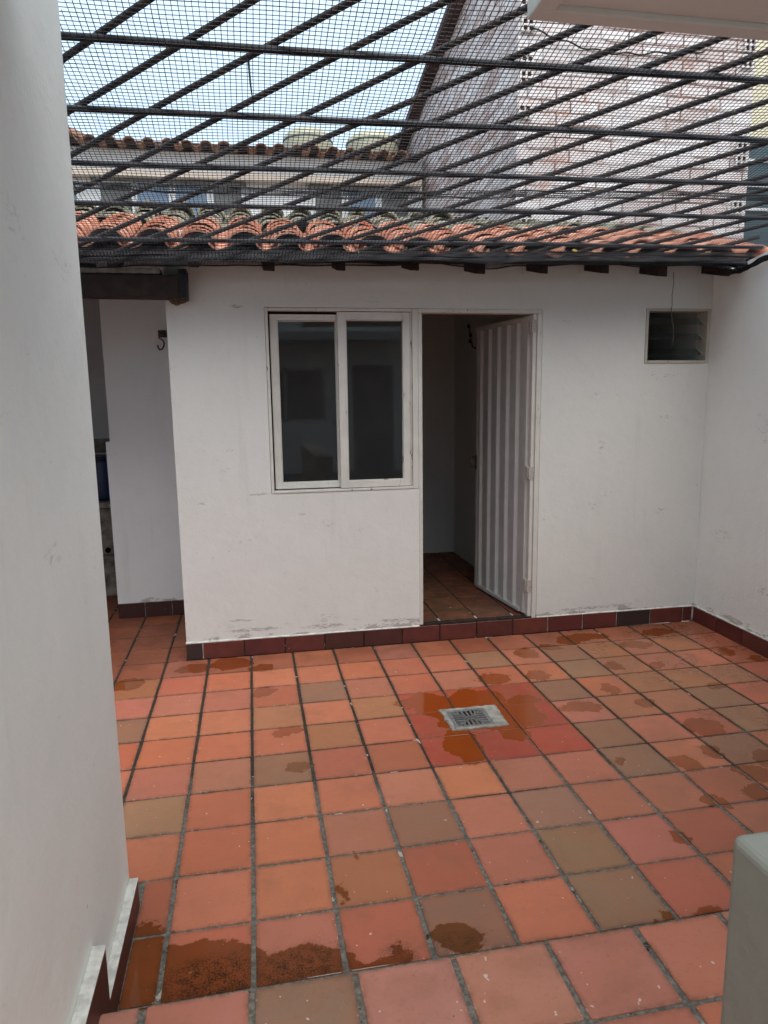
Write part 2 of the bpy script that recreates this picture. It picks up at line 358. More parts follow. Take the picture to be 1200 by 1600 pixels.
def tiles(name, rects, mat, z):
    """rects: (x0,x1,y0,y1,tint)"""
    v = []; f = []; cols = []
    for (x0, x1, y0, y1, tint) in rects:
        j = lambda: rnd.uniform(-.0018, .0018)
        dz = rnd.uniform(-.0006, .0006); tz = [z + dz + rnd.uniform(-.0004, .0004) for _ in range(4)]
        P = [(x0 + j(), y0 + j()), (x1 + j(), y0 + j()), (x1 + j(), y1 + j()), (x0 + j(), y1 + j())]
        # rounded outline
        ring = []
        cx = (x0 + x1) / 2; cy = (y0 + y1) / 2
        rr = .006
        for k in range(4):
            a = P[k - 1]; b = P[k]; c = P[(k + 1) % 4]
            da = Vector((a[0] - b[0], a[1] - b[1])).normalized() * rr; dc = Vector((c[0] - b[0], c[1] - b[1])).normalized() * rr
            ring.append((b[0] + da.x, b[1] + da.y, tz[k])); ring.append((b[0] + da.x * .3 + dc.x * .3, b[1] + da.y * .3 + dc.y * .3, tz[k])); ring.append((b[0] + dc.x, b[1] + dc.y, tz[k]))
        b0 = len(v); n = len(ring)
        def shr(p, d, dzz):
            q = Vector((cx - p[0], cy - p[1]));
            return (p[0] + (d if q.x > 0 else -d), p[1] + (d if q.y > 0 else -d), p[2] + dzz)
        v += [shr(p, .020, 0) for p in ring]; v += [shr(p, .0025, 0) for p in ring]; v += [shr(p, .0005, -.0012) for p in ring]; v += [(p[0], p[1], p[2] - .012) for p in ring]
        f.append(tuple(range(b0, b0 + n))); 
        for r in (0, 1, 2):
            for k in range(n):
                k2 = (k + 1) % n
                f.append((b0 + r * n + k, b0 + (r + 1) * n + k, b0 + (r + 1) * n + k2, b0 + r * n + k2))
        cols += [(*tint, 0.0)] * n + [(*tint, 1.0)] * (3 * n)
    me = bpy.data.meshes.new(name); me.from_pydata(v, [], f); me.update(); me.materials.append(mat)
    at = me.color_attributes.new('tile_tint', 'FLOAT_COLOR', 'POINT')
    at.data.foreach_set('color', [c for t in cols for c in t])
    o = bpy.data.objects.new(name, me); S.collection.objects.link(o); return o
def vary(c, a=.10):
    k = 1 + rnd.uniform(-a, a); return (c[0] * k, c[1] * k * (1 + rnd.uniform(-.05, .05)), c[2] * k * (1 + rnd.uniform(-.08, .08)))
rects = []
DRX0, DRX1, DRY0, DRY1 = .955, 1.262, 1.335, 1.582
for i in range(-6, 12):
    for j in range(-1, 18):
        x0, x1, y0, y1 = i * T + .0066, (i + 1) * T - .0066, j * T + .0044, (j + 1) * T - .0044
        if i > 11: continue
        if y0 > 2.60 and x0 > -.42: continue
        if y0 > 4.6: continue
        if j < 0 : y0 += .0
        if (i, j) in patch:
            tint = vary((.37, .058, .034), .14); x0 -= .003; x1 += .003; y0 -= .0035; y1 += .0035
        elif (i, j) in brown: tint = vary(rnd.choice(BROWN))
        elif (i, j) in midb: tint = vary(rnd.choice(MIDB))
        else: tint = vary(rnd.choice(RED))
        tint = tuple((.55 if j >= 10 else .72 if j == 9 else 1) * x for x in tint)  # alley shade put into the tint: back rows darkened
        if y1 > 2.66 and x1 > -.40: x1 = -.40
        if x0 < -.38 and y0 < .3: x0 = max(x0, -.36)
        if x1 <= x0: continue
        if i == 11: x1 = 3.115
        # leave the drain opening free: cut the tiles round it
        if x1 > DRX0 and x0 < DRX1 and y1 > DRY0 and y0 < DRY1:
            if x0 < DRX0 - .01: rects.append((x0, DRX0 + .015, max(y0, DRY0 - 0), min(y1, DRY1), tint))
            if x1 > DRX1 + .01: rects.append((DRX1 - .01, x1, max(y0, DRY0), min(y1, DRY1), tint))
            if y0 < DRY0 - .01: rects.append((x0, x1, y0, DRY0 + .01, tint))
            if y1 > DRY1 + .01: rects.append((x0, x1, DRY1 - .01, y1, tint))
            continue
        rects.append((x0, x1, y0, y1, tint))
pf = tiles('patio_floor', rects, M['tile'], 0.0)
tag(pf, 'wet terracotta tile paving of the patio floor with a few brown tiles', kind='structure')
gb = MB(); gb.face([(-2, -.3, -.004), (3.12, -.3, -.004), (3.12, 2.604, -.004), (-2, 2.604, -.004)]); gb.face([(-2, 2.604, -.004), (-.39, 2.604, -.004), (-.39, 4.9, -.004), (-2, 4.9, -.004)])
tag(gb.build('floor_grout', M['grout']), 'grey and black grout bed between the patio tiles', kind='structure')
# raised floor under the camera
HY0 = -6.5
rects = []
FG = {0: (.24, .165, .115), 1: (.43, .195, .14), 2: (.47, .21, .15), 3: (.45, .18, .115), 4: (.48, .17, .10), -1: (.44, .17, .115)}
for i in range(-2, 8):
    for j in range(-12, 0):
        y1 = -.175 + (j + 1) * .253; y0 = y1 - .253
        tint = vary(FG.get(i, (.40, .19, .14)) if j == -1 else rnd.choice(RED + MIDB), .06)
        x0 = i * T + .0075; x1 = (i + 1) * T - .0075
        x0 = max(x0, -.36)
        if x1 <= x0 + .01: continue
        rects.append((x0, x1, y0 + .006, y1 - (.006 if j < -1 else 0), tint))
tag(tiles('raised_floor', rects, M['tile_dry'], .16), 'raised tile floor in front of the patio, one step higher', kind='structure')
rb = MB(); rb.box(-.365, 3.12, -3.25, -.179, -.02, .156); rb.box(-3.0, 3.12, HY0, -3.2501, -.02, .160)
tag(rb.build('step', M['grout']), 'step up to the raised floor', kind='structure')

# ---------------------------------------------------------------- plinth tile rows
def plinth_piece(x0, x1, y0, y1, z0, z1, tint, parent, name='plinth_tile'):
    b = MB(); b.box(x0, x1, y0, y1, z0, z1); o = b.build(name, M['plinth'], parent, bevel=.002, seg=1)
    me = o.data; at = me.color_attributes.new('tile_tint', 'FLOAT_COLOR', 'POINT')
    at.data.foreach_set('color', [c for _ in me.vertices for c in (*tint, 1.0)]); return o
PT = [(.135, .032, .026), (.115, .026, .024), (.15, .037, .028), (.10, .026, .023)]
PD = (.032, .024, .022)

# ---------------------------------------------------------------- outbuilding (back)
WY = 2.613
ob = empty('outbuilding', (1.3, WY, 0), 'low white plastered outbuilding with clay tile roof, corrugated door and sliding window', 'outbuilding')
XL, XR, ZT = -.395, 3.12, 2.47
w_ = MB()
def wall_xz(mb, y0, y1, x0, x1, z0, z1, holes):
    xs = sorted({x0, x1, *[h[0] for h in holes], *[h[1] for h in holes]}); zs = sorted({z0, z1, *[h[2] for h in holes], *[h[3] for h in holes]})
    inside = lambda a, b: any(h[0] - 1e-6 <= a and a <= h[1] + 1e-6 and h[2] - 1e-6 <= b and b <= h[3] + 1e-6 for h in holes)
    nx = len(xs) - 1; nzz = len(zs) - 1
    cell = [[not inside((xs[i] + xs[i + 1]) / 2, (zs[k] + zs[k + 1]) / 2) for k in range(nzz)] for i in range(nx)]
    for i in range(nx):
        for k in range(nzz):
            if not cell[i][k]: continue
            a, b, c, d = xs[i], xs[i + 1], zs[k], zs[k + 1]
            mb.face([(a, y0, c), (b, y0, c), (b, y0, d), (a, y0, d)]); mb.face([(b, y1, c), (a, y1, c), (a, y1, d), (b, y1, d)])
            if i == 0 or not cell[i - 1][k]: mb.face([(a, y1, c), (a, y0, c), (a, y0, d), (a, y1, d)])
            if i == nx - 1 or not cell[i + 1][k]: mb.face([(b, y0, c), (b, y1, c), (b, y1, d), (b, y0, d)])
            if k == 0 or not cell[i][k - 1]: mb.face([(a, y1, c), (b, y1, c), (b, y0, c), (a, y0, c)])
            if k == nzz - 1 or not cell[i][k + 1]: mb.face([(a, y0, d), (b, y0, d), (b, y1, d), (a, y1, d)])
WIN = (.166, 1.103, 1.028, 2.148); DOOR = (1.103, 1.922, .108, 2.148); VENT = (2.648, 3.112, 1.812, 2.163)
wall_xz(w_, WY, WY + .13, XL, XR, 0, ZT, [WIN, DOOR, VENT])
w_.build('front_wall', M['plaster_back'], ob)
b = MB(); b.box(XL, XL + .12, WY + .131, 3.599, 0, 2.6); b.build('side_wall', M['plaster_alley'], ob)
b = MB(); b.box(-.942, XL + .12, 3.60, 3.72, 0, 2.75); b.box(-.972, -.9421, 3.602, 3.72, 0, 1.318); b.build('alley_end_wall', M['plaster_alley'], ob)
b = MB()
b.box(1.952, 2.04, WY + .131, 4.70, .108, 2.40); b.box(-.27, 3.3, 4.70, 4.80, -.1, 2.40)
b.build('inner_wall', M['plaster_in'], ob)
b = MB(); b.box(XL + .125, 1.95, 3.73, 4.699, 2.40, 2.43); b.box(XL + .125, 3.1, WY + .131, 3.729, 2.40, 2.43); b.box(2.041, 3.1, 3.729, 4.699, 2.40, 2.43); b.build('ceiling', M['plaster_in'], ob)
b = MB(); b.box(3.105, 3.119, WY + .131, 4.699, -.1, 2.40); b.build('inner_wall', M['plaster_in'], ob)
# inner floor
b = MB(); b.box(-.27, 1.951, WY - .001, 4.699, -.05, .104); b.box(2.041, 3.10, WY + .14, 4.699, -.05, .104); b.build('inner_floor_bed', M['grout'], ob)
rects = []
for i in range(0, 8):
    for j in range(0, 8):
        x0 = -.04 + i * T; y0 = 2.665 + j * T
        if x0 + T > 1.95 and x0 > 1.95: continue
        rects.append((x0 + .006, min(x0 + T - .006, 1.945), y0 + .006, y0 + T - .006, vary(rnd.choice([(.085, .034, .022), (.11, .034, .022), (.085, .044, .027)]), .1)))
fl = tiles('inner_floor', rects, M['tile_dry'], .112); fl.parent = ob; fl.matrix_parent_inverse = ob.matrix_basis.inverted()
# door sill, dirty mortar
b = MB(); n = 22
for k in range(n):
    x0 = 1.108 + k * (.80 / n); x1 = x0 + .80 / n
    b.box(x0, x1, 2.606 + rnd.uniform(0, .006), 2.664, .098, .113 + rnd.uniform(0, .006))
b.build('door_sill', M['dark_wood'], ob)
# plinth along the front wall
x = XL - .004; k = 0
while x < 3.09:
    wd = .10 if k == 0 else .252
    x1 = min(x + wd, 3.10)
    tint = PD if k in (0, 12) else vary(PT[(k * 7 + 3) % 4], .12)
    if k in (4, 5): tint = (.075, .024, .021)
    top = .106 + rnd.uniform(-.002, .002)
    plinth_piece(x + .002, x1 - .002, 2.603, 2.625 if not (1.0 < x < 1.9) else 2.612, .0005, top, tint, ob)
    x = x1 + .004; k += 1
# white mortar line over the plinth
def ragged_strip(x0, x1, y0, y1, z0, h, step=.02, axis='x'):
    mb = MB(); n = int(abs(x1 - x0) / step); prev = h
    for k in range(n):
        a = x0 + (x1 - x0) * k / n; b2 = x0 + (x1 - x0) * (k + 1) / n; hh = h * (.55 + .9 * abs(nz(a * 9, 3.3))) + rnd.uniform(0, .001)
        if axis == 'x': mb.hexa([(a, y0, z0), (b2, y0, z0), (b2, y1, z0), (a, y1, z0), (a, y0, z0 + prev), (b2, y0, z0 + hh), (b2, y1, z0 + hh + .004), (a, y1, z0 + prev + .004)])
        else: mb.hexa([(y0, a, z0), (y0, b2, z0), (y1, b2, z0), (y1, a, z0), (y0, a, z0 + prev), (y0, b2, z0 + hh), (y1, b2, z0 + hh), (y1, a, z0 + prev)])
        prev = hh
    return mb
ragged_strip(XL - .004, 1.10, 2.6055, 2.6125, .105, .006).build('mortar_line', M['white_chalk'], ob)
ragged_strip(1.925, 3.10, 2.6055, 2.6125, .105, .006).build('mortar_line', M['white_chalk'], ob)
# alley plinth
x = -.972
for k in range(3):
    plinth_piece(x, x + .19, 3.585, 3.599, .0005, .112, vary((.05, .018, .016)), ob); x += .194
# --- door frame (one unit with the window post)
def frame_box(mb, x0, x1, z0, z1, y0, y1): mb.box(x0, x1, y0, y1, z0, z1)
df = MB()
df.box(1.103, 1.128, 2.611, 2.69, .115, 2.122); df.box(1.103, 1.918, 2.6085, 2.69, 2.1225, 2.147)
df.box(1.862, 1.887, 2.622, 2.70, .115, 2.122); df.box(1.8875, 1.9195, 2.6095, 2.70, .105, 2.122)
df.box(1.1285, 1.137, 2.645, 2.69, .115, 2.122)
dfo = df.build('door_frame', M['frame_paint'], ob, bevel=.003)
# --- window frame and two sliding sashes
wf = MB()
wf.box(.168, .186, 2.6105, 2.70, 1.03, 2.146); wf.box(1.066, 1.102, 2.6105, 2.70, 1.03, 2.146); wf.box(.1865, 1.0655, 2.6125, 2.70, 2.128, 2.146); wf.box(.1865, 1.0655, 2.6085, 2.70, 1.03, 1.044)
wf.box(1.054, 1.0655, 2.625, 2.70, 1.0445, 2.1275)
wfo = wf.build('window', M['frame_paint'], ob, bevel=.0025)
def sash(x0, x1, z0, z1, y, st, rt=None, bt=.036, tt=.036):
    s = MB(); rt = rt or st
    s.box(x0, x0 + st, y, y + .028, z0, z1); s.box(x1 - rt, x1, y, y + .028, z0, z1)
    s.box(x0 + st, x1 - rt, y + .001, y + .027, z0, z0 + bt); s.box(x0 + st, x1 - rt, y + .001, y + .027, z1 - tt, z1)
    # putty bead
    bb = .006
    s.box(x0 + st, x0 + st + bb, y + .008, y + .02, z0 + bt, z1 - tt); s.box(x1 - rt - bb, x1 - rt, y + .008, y + .02, z0 + bt, z1 - tt)
    s.box(x0 + st + bb, x1 - rt - bb, y + .008, y + .02, z0 + bt, z0 + bt + bb); s.box(x0 + st + bb, x1 - rt - bb, y + .008, y + .02, z1 - tt - bb, z1 - tt)
    o = s.build('sash', M['frame_paint'], wfo, bevel=.002)
    gm = MB(); gm.box(x0 + st - .004, x1 - rt + .004, y + .012, y + .016, z0 + bt - .004, z1 - tt + .004); gm.build('glass', M['glass'], wfo)
    return o
sash(.196, .625, 1.052, 2.112, 2.652, .042, .03)
sash(.602, 1.052, 1.048, 2.124, 2.620, .048, .044, .042, .046)
b = MB(); b.box(.188, .194, 2.66, 2.68, 1.05, 2.12); b.box(.19, .60, 2.66, 2.68, 2.1135, 2.126); b.build('gap_shade', M['black_hole'], wfo)  # black strips put in for the dark shading line in the sash gap
# --- door leaf: folded sheet steel, open inwards
dl = empty('door', (1.858, 2.668, .125), 'white corrugated metal door standing open into the room', None); del dl['label']
dl.parent = ob; dl.matrix_parent_inverse = ob.matrix_basis.inverted()
tip = Vector((1.762, 3.44)); hg = Vector((1.858, 2.668)); u = (tip - hg); W = u.length; u.normalize(); nrm = Vector((-u.y, u.x))  # nrm points to -x side
H0, H1 = .128, 2.112
def dp(s, o, z): q = hg + u * s + nrm * o; return (q.x, q.y, z)
fr = MB()
def dbox(mb, s0, s1, o0, o1, z0, z1): mb.hexa([dp(s0, o0, z0), dp(s1, o0, z0), dp(s1, o1, z0), dp(s0, o1, z0), dp(s0, o0, z1), dp(s1, o0, z1), dp(s1, o1, z1), dp(s0, o1, z1)])
dbox(fr, 0, .045, -.022, .014, H0, H1); dbox(fr, W - .035, W, -.022, .014, H0, H1)
fr.build('door_leaf_frame', M['door_paint'], dl, bevel=.002)
cs = MB(); prof = []; s = .045; per = (W - .08) / 5
for k in range(5):
    prof += [(s, 0), (s + per * .60, 0), (s + per * .69, .020), (s + per * .88, .020)]; s += per
prof.append((s, 0))
for a, b2 in zip(prof[:-1], prof[1:]):
    cs.face([dp(a[0], a[1] - .004, H0 + .008), dp(b2[0], b2[1] - .004, H0 + .008), dp(b2[0], b2[1] - .004, H1 - .03), dp(a[0], a[1] - .004, H1 - .03)])
    cs.face([dp(b2[0], b2[1] - .008, H0 + .008), dp(a[0], a[1] - .008, H0 + .008), dp(a[0], a[1] - .008, H1 - .03), dp(b2[0], b2[1] - .008, H1 - .03)])
dbox(cs, .045, W - .035, -.018, .0215, H0, H0 + .022); dbox(cs, .045, W - .035, -.018, .018, H1 - .03, H1)
cs.build('corrugated_sheet', M['door_paint'], dl)
for z in (.33, 1.10, 2.045):
    h = MB(); h.tube([(1.862, 2.652, z - .045), (1.862, 2.652, z + .045)], .0085, 10); h.box(1.852, 1.885, 2.616, 2.6215, z - .04, z + .04); h.box(1.846, 1.870, 2.640, 2.668, z - .04, z + .04)
    for q in (-.025, 0, .025): h.tube([(1.872, 2.614, z + q), (1.872, 2.617, z + q)], .004, 6)
    h.build('hinge', M['hinge'], dl)
lt = MB(); zl = 1.10
dbox(lt, W - .028, W - .006, .014, .020, zl - .05, zl + .06)
lt.tube([dp(W - .05, .030, zl + .045), dp(W + .012, .030, zl + .045)], .006, 8); lt.tube([dp(W - .012, .016, zl - .03), dp(W - .012, .05, zl - .03), dp(W - .012, .05, zl + .02)], .005, 8)
lt.build('latch', M['iron'], dl)
# wire hanging on the inner wall
c = MB(); c.tube([(1.949, 4.25, 2.20), (1.946, 4.22, 2.12), (1.947, 4.15, 2.02), (1.946, 4.0, 1.985), (1.947, 3.80, 2.0)], .005, 6)
for q in ((4.25, 2.2), (4.21, 2.07), (4.2, 2.12)): c.box(1.935, 1.951, q[0] - .012, q[0] + .012, q[1] - .014, q[1] + .014)
c.build('wire', M['cable'], ob)
# --- small louvre window
vx0, vx1, vz0, vz1 = VENT
vf = MB()
vf.box(vx0 - .006, vx0 + .014, 2.607, 2.68, vz0 - .006, vz1); vf.box(vx1 - .022, vx1 + .002, 2.608, 2.70, vz0 - .004, vz1)
vf.box(vx0 + .0145, vx1 - .0225, 2.6065, 2.68, vz0 - .006, vz0 + .014); vf.box(vx0 + .0145, vx1 - .0225, 2.609, 2.70, vz1 - .018, vz1)
vfo = vf.build('louvre_window', M['vent_paint'], ob, bevel=.0025)
for k in range(3):
    z = vz0 + .035 + k * .10
    for xx in (vx0 + .0145, vx1 - .032):
        cl = MB(); cl.hexa([(xx, 2.70, z + .055), (xx + .009, 2.70, z + .055), (xx + .009, 2.708, z + .065), (xx, 2.708, z + .065), (xx, 2.632, z - .02 + .075 - .04), (xx + .009, 2.632, z + .015), (xx + .009, 2.64, z + .03), (xx, 2.64, z + .03)])
        cl.build('louvre_clip', M['vent_paint'], vfo)
    sl_ = MB(); a0, a1 = vx0 + .024, vx1 - .0325
    sl_.hexa([(a0, 2.64, z + .018), (a1, 2.64, z + .018), (a1, 2.644, z + .016), (a0, 2.644, z + .016), (a0, 2.70, z + .062), (a1, 2.70, z + .062), (a1, 2.704, z + .060), (a0, 2.704, z + .060)])
    sl_.build('glass_slat', M['slat_glass'], vfo)
# --- rafters
RX = [-.66, -.24, .165, .575, 1.00, 1.395, 1.80, 2.19, 2.575, 3.02]
for i, x in enumerate(RX):
    wd = .052 + .006 * (i % 3); x0 = x + .0
    z0 = 2.322 + .008 * math.sin(i * 2.1) + .004 * x
    b = MB(); b.hexa([(x0, 2.385, z0), (x0 + wd, 2.385, z0 - .002), (x0 + wd, 2.612, z0 + .052), (x0, 2.612, z0 + .052), (x0, 2.385, z0 + .085), (x0 + wd, 2.385, z0 + .085), (x0 + wd, 2.612, z0 + .145), (x0, 2.612, z0 + .145)])
    b.build('rafter', M['dark_wood'], ob, bevel=.004)
    q = MB(); q.box(x0 - .02, x0 - .001, 2.603, 2.6125, z0 + .035, z0 + .09); q.build('mortar_patch', M['plaster_back'], ob)
# --- barrel tile roof
def roof_h(y): return 2.405 + (y - 2.33) * .345
rf = MB()
rf.hexa([(-1.9, 2.34, 2.375), (3.3, 2.34, 2.385), (3.3, 3.66, roof_h(3.66) - .03), (-1.9, 3.66, roof_h(3.66) - .03), (-1.9, 2.34, 2.395), (3.3, 2.34, 2.405), (3.3, 3.66, roof_h(3.66) - .01), (-1.9, 3.66, roof_h(3.66) - .01)])
rf.hexa([(-1.9, 3.661, roof_h(3.66) - .03), (3.3, 3.661, roof_h(3.66) - .03), (3.3, 5.1, 2.42), (-1.9, 5.1, 2.42), (-1.9, 3.661, roof_h(3.66) - .01), (3.3, 3.661, roof_h(3.66) - .01), (3.3, 5.1, 2.44), (-1.9, 5.1, 2.44)])
rfo = rf.build('roof', M['dark_wood'], ob)
def barrel(mb, p0, p1, r0, r1, up=True, n=9, th=.012, arc=math.pi, fl=1.0):
    """half-pipe tile from p0 (low end) to p1, r0 at p0"""
    p0 = Vector(p0); p1 = Vector(p1); d = (p1 - p0).normalized(); side = d.cross(Vector((0, 0, 1))).normalized(); upv = side.cross(d)
    rings = []
    b = len(mb.v)
    for (p, r) in ((p0, r0), (p1, r1)):
        for rad in (r, r - th):
            for k in range(n):
                a = (math.pi - arc) / 2 + arc * k / (n - 1)
                o = side * math.cos(a) * rad + upv * math.sin(a) * rad * (fl if up else -fl)
                mb.v.append(tuple(p + o))
    def q(a, c, d2, e): mb.f.append((a, c, d2, e)); mb.sm.append(True)
    for k in range(n - 1):
        q(b + k, b + k + 1, b + 2 * n + k + 1, b + 2 * n + k)
        q(b + n + k + 1, b + n + k, b + 3 * n + k, b + 3 * n + k + 1)
        mb.f.append((b + k + 1, b + k, b + n + k, b + n + k + 1)); mb.sm.append(False)
        mb.f.append((b + 2 * n + k, b + 2 * n + k + 1, b + 3 * n + k + 1, b + 3 * n + k)); mb.sm.append(False)
def tile_field(x0, x1, pitch, yfun, rows, r, seed=1, ov=.09):
    mb = MB(); rg = random.Random(seed); n = int((x1 - x0) / pitch)
    for i in range(n + 1):
        xc = x0 + i * pitch + rg.uniform(-.008, .008)
        for j in range(rows):
            a = yfun(j); c = yfun(j + 1)
            d = (Vector((0, c[0] - a[0], c[1] - a[1]))); L = d.length; d.normalize()
            pa = Vector((xc + rg.uniform(-.006, .006), a[0], a[1] + .038 + rg.uniform(-.006, .008))) - d * rg.uniform(-.01, .02)
            pb = pa + d * (L + ov) - Vector((0, 0, .018)); pb.x = xc + rg.uniform(-.006, .006)
            barrel(mb, pa, pb, r, r * .88, fl=.70)
            pa2 = Vector((xc + pitch / 2, a[0] + .01, a[1] + .052)); pb2 = pa2 + d * (L + ov) - Vector((0, 0, .006))
            barrel(mb, pa2, pb2, r * .66, r * .7, up=False, fl=.6)
    return mb
tf = tile_field(-1.85, 3.25, .24, lambda j: (2.30 + j * .105, roof_h(2.30 + j * .105) + .0), 7, .103, 5, .10)
mf = tile_field(-1.80, 3.25, .205, lambda j: (3.02 + j * .22, roof_h(3.02 + j * .22) - .012), 3, .088, 8)
mf.build('mossy_tiles', M['mossy_tile'], rfo)
tf.build('clay_tiles', M['roof_tile'], rfo)
# ridge: mossy barrels lying across the crest with their ends to the patio
rg = MB(); r_ = random.Random(3)
x = -1.8
while x < 1.55:
    rr = .088 + r_.uniform(-.008, .01); z = roof_h(3.6) + .015 + r_.uniform(-.008, .008)
    barrel(rg, (x, 3.52 + r_.uniform(-.02, .02), z), (x + r_.uniform(-.02, .02), 3.98, z - .03), rr, rr * .9, n=10, th=.014)
    x += .205 + r_.uniform(-.008, .01)
for k in range(26):   # mortar bedding between the barrels
    x = -1.85 + k * .205
    rg.tube([(x, 3.60, roof_h(3.6) - .01), (x + .205, 3.60, roof_h(3.6) - .01 + r_.uniform(-.01, .01))], .05, 8, smooth=True)
rg.build('ridge_tiles', M['mossy_tile'], rfo)
# ---------------------------------------------------------------- alley: beam, stub, hook, sink, barrel, walls
bm_ = MB(); bm_.hexa([(-2.0, 2.455, 2.186), (-.30, 2.455, 2.178), (-.30, 2.60, 2.178), (-2.0, 2.60, 2.186), (-2.0, 2.455, 2.300), (-.30, 2.455, 2.297), (-.30, 2.60, 2.297), (-2.0, 2.60, 2.300)])
bmo = bm_.build('roof_beam', M['beam_wood'], bevel=.004); tag(bmo, 'dark brown square timber lintel over the alley entrance', 'beam')
b = MB(); b.hexa([(-.2995, 2.452, 2.172), (-.262, 2.452, 2.176), (-.262, 2.612, 2.176), (-.2995, 2.612, 2.172), (-.2995, 2.452, 2.33), (-.258, 2.452, 2.33), (-.258, 2.612, 2.33), (-.2995, 2.612, 2.33)]); 
b.build('beam_end', M['hem'], bmo)
b = MB(); ring = [(-.372, 2.177), (-.362, 2.163), (-.35, 2.158), (-.338, 2.150), (-.322, 2.152), (-.31, 2.160), (-.29, 2.163), (-.268, 2.176)]
for a, c in zip(ring[:-1], ring[1:]): b.hexa([(a[0], 2.50, a[1]), (c[0], 2.50, c[1]), (c[0], 2.612, c[1]), (a[0], 2.612, a[1]), (a[0], 2.50, 2.179), (c[0], 2.50, 2.179), (c[0], 2.612, 2.179), (a[0], 2.612, 2.179)])
b.build('mortar_lump', M['rough_mortar'], bmo)
b = MB(); b.box(-2.0, -.40, 2.47, 2.60, 2.304, 2.335); tag(b.build('wall_plate', M['concrete']), 'pale grey plank lying on top of the dark alley beam', 'plank')
al = MB(); al.box(-1.62, -1.5, .44, 4.9, -.02, 2.72); tag(al.build('alley_side_wall', M['plaster_alley']), 'dim plastered wall along the far left side of the alley', 'wall')
al = MB(); al.box(-1.4995, -.27, 4.803, 4.93, -.02, 2.5); tag(al.build('alley_back_wall', M['plaster_alley']), 'dark grey wall closing the alley behind the washing sink', 'wall')
al = MB(); al.box(-1.499, -.42, 2.62, 4.80, 2.72, 2.74)
# washing sink (concrete) and blue barrel on it
sk = empty('washing_sink', (-1.2, 4.3, 0), 'stained grey concrete washing sink with a drain hole, at the end of the alley', 'sink')
s = MB(); s.box(-1.495, -.96, 4.22, 4.80, .36, .752); s.build('basin', M['sink'], sk, bevel=.01)
s = MB(); s.box(-1.495, -.94, 4.18, 4.799, .753, .80); s.build('rim', M['concrete'], sk, bevel=.008)
s = MB(); s.box(-1.495, -.98, 4.26, 4.75, .0, .359); s.build('pedestal', M['sink'], sk, bevel=.006)
s = MB(); s.tube([(-1.135, 4.20, .40), (-1.135, 4.225, .40)], .022, 12); s.build('drain_hole', M['black_hole'], sk)
br = MB(); pts = [(.30 if False else 0)]
prof = [(.8005, .10), (.803, .155), (.83, .165), (.98, .17), (1.10, .168), (1.135, .158), (1.14, .172), (1.155, .172), (1.16, .13)]
br.tube([(-1.18, 4.42, z) for z, r in prof], [r for z, r in prof], 28)
tag(br.build('blue_bucket', M['blue_plastic']), 'dark blue plastic tub standing on the concrete washing sink', 'tub')
s = MB(); s.box(-1.495, -.9, 4.780, 4.802, 1.16, 1.28); tag(s.build('splash_tiles', M['sink']), 'row of dull wall tiles above the washing sink', 'tiles')
hk = MB()
P = [(-.528 + .0, 3.597, 2.088), (-.528, 3.57, 2.09), (-.515, 3.555, 2.075), (-.545, 3.55, 2.06), (-.55, 3.55, 2.04), (-.528, 3.552, 2.03), (-.518, 3.552, 2.01), (-.522, 3.552, 1.985), (-.535, 3.552, 1.965), (-.552, 3.552, 1.962), (-.562, 3.552, 1.98), (-.562, 3.552, 1.995)]
hk.tube(P, .0055, 8); hk.tube([(-.548, 3.58, 2.075), (-.50, 3.58, 2.075)], .014, 10); hk.box(-.56, -.50, 3.59, 3.599, 2.05, 2.10)
tag(hk.build('wall_hook', M['iron']), 'rusty iron hook screwed to the alley wall under the beam', 'hook')

# ---------------------------------------------------------------- right wall, left wall
def grille_z(x, y): return 2.8 + .02 * x - .18 * y
b = MB()
b.hexa([(3.121, -3.4, -.02), (3.30, -3.4, -.02), (3.30, 2.60, -.02), (3.121, 2.60, -.02), (3.121, -3.4, 3.30), (3.30, -3.4, 3.30), (3.30, 2.60, 2.36), (3.121, 2.60, 2.36)])
b.box(3.121, 3.30, 2.601, 4.9, -.02, 2.40)
rw = b.build('right_wall', M['plaster_right']); tag(rw, 'white plastered boundary wall on the right side of the patio', 'wall')
y = 2.598; k = 0
while y > -.17:
    plinth_piece(3.106, 3.1205, y - .252, y, .0005, .106 + rnd.uniform(-.002, .002), PT[k % 4], rw); y -= .257; k += 1
ragged_strip(2.60, -.1, 3.108, 3.1205, .1065, .006, axis='y').build('mortar_line', M['white_chalk'], rw)
lw = MB()
# left wall with rounded far corner
prof = [(-.39, -3.4), (-.39, .405)] + [(-.39 - .045 * (1 - math.cos(a)), .405 + .045 * math.sin(a)) for a in [math.pi / 2 * k / 8 for k in range(1, 9)]] + [(-.60, .45), (-.60, -3.4)]
n = len(prof); zs = [-.02 + 4.4 * k / 40 for k in range(41)]
for k in range(40):
    for i in range(n):
        a = prof[i]; c = prof[(i + 1) % n]
        lw.face([(a[0], a[1], zs[k]), (a[0], a[1], zs[k + 1]), (c[0], c[1], zs[k + 1]), (c[0], c[1], zs[k])], smooth=(1 <= i <= 9))
lw.face([(p[0], p[1], zs[-1]) for p in prof])
lwo = lw.build('left_wall', M['plaster_left']); tag(lwo, 'smooth white plastered wall at the left edge, ending at the alley', 'wall')
bm2 = bmesh.new(); bm2.from_mesh(lwo.data); bmesh.ops.remove_doubles(bm2, verts=bm2.verts, dist=1e-5); bmesh.ops.recalc_face_normals(bm2, faces=bm2.faces); bm2.to_mesh(lwo.data); bm2.free()
plinth_piece(-.3895, -.362, -.178, .402, .0005, .096, (.07, .022, .020), lwo)
plinth_piece(-.3895, -.358, -.60, -.078, .100, .262, (.065, .020, .020), lwo)
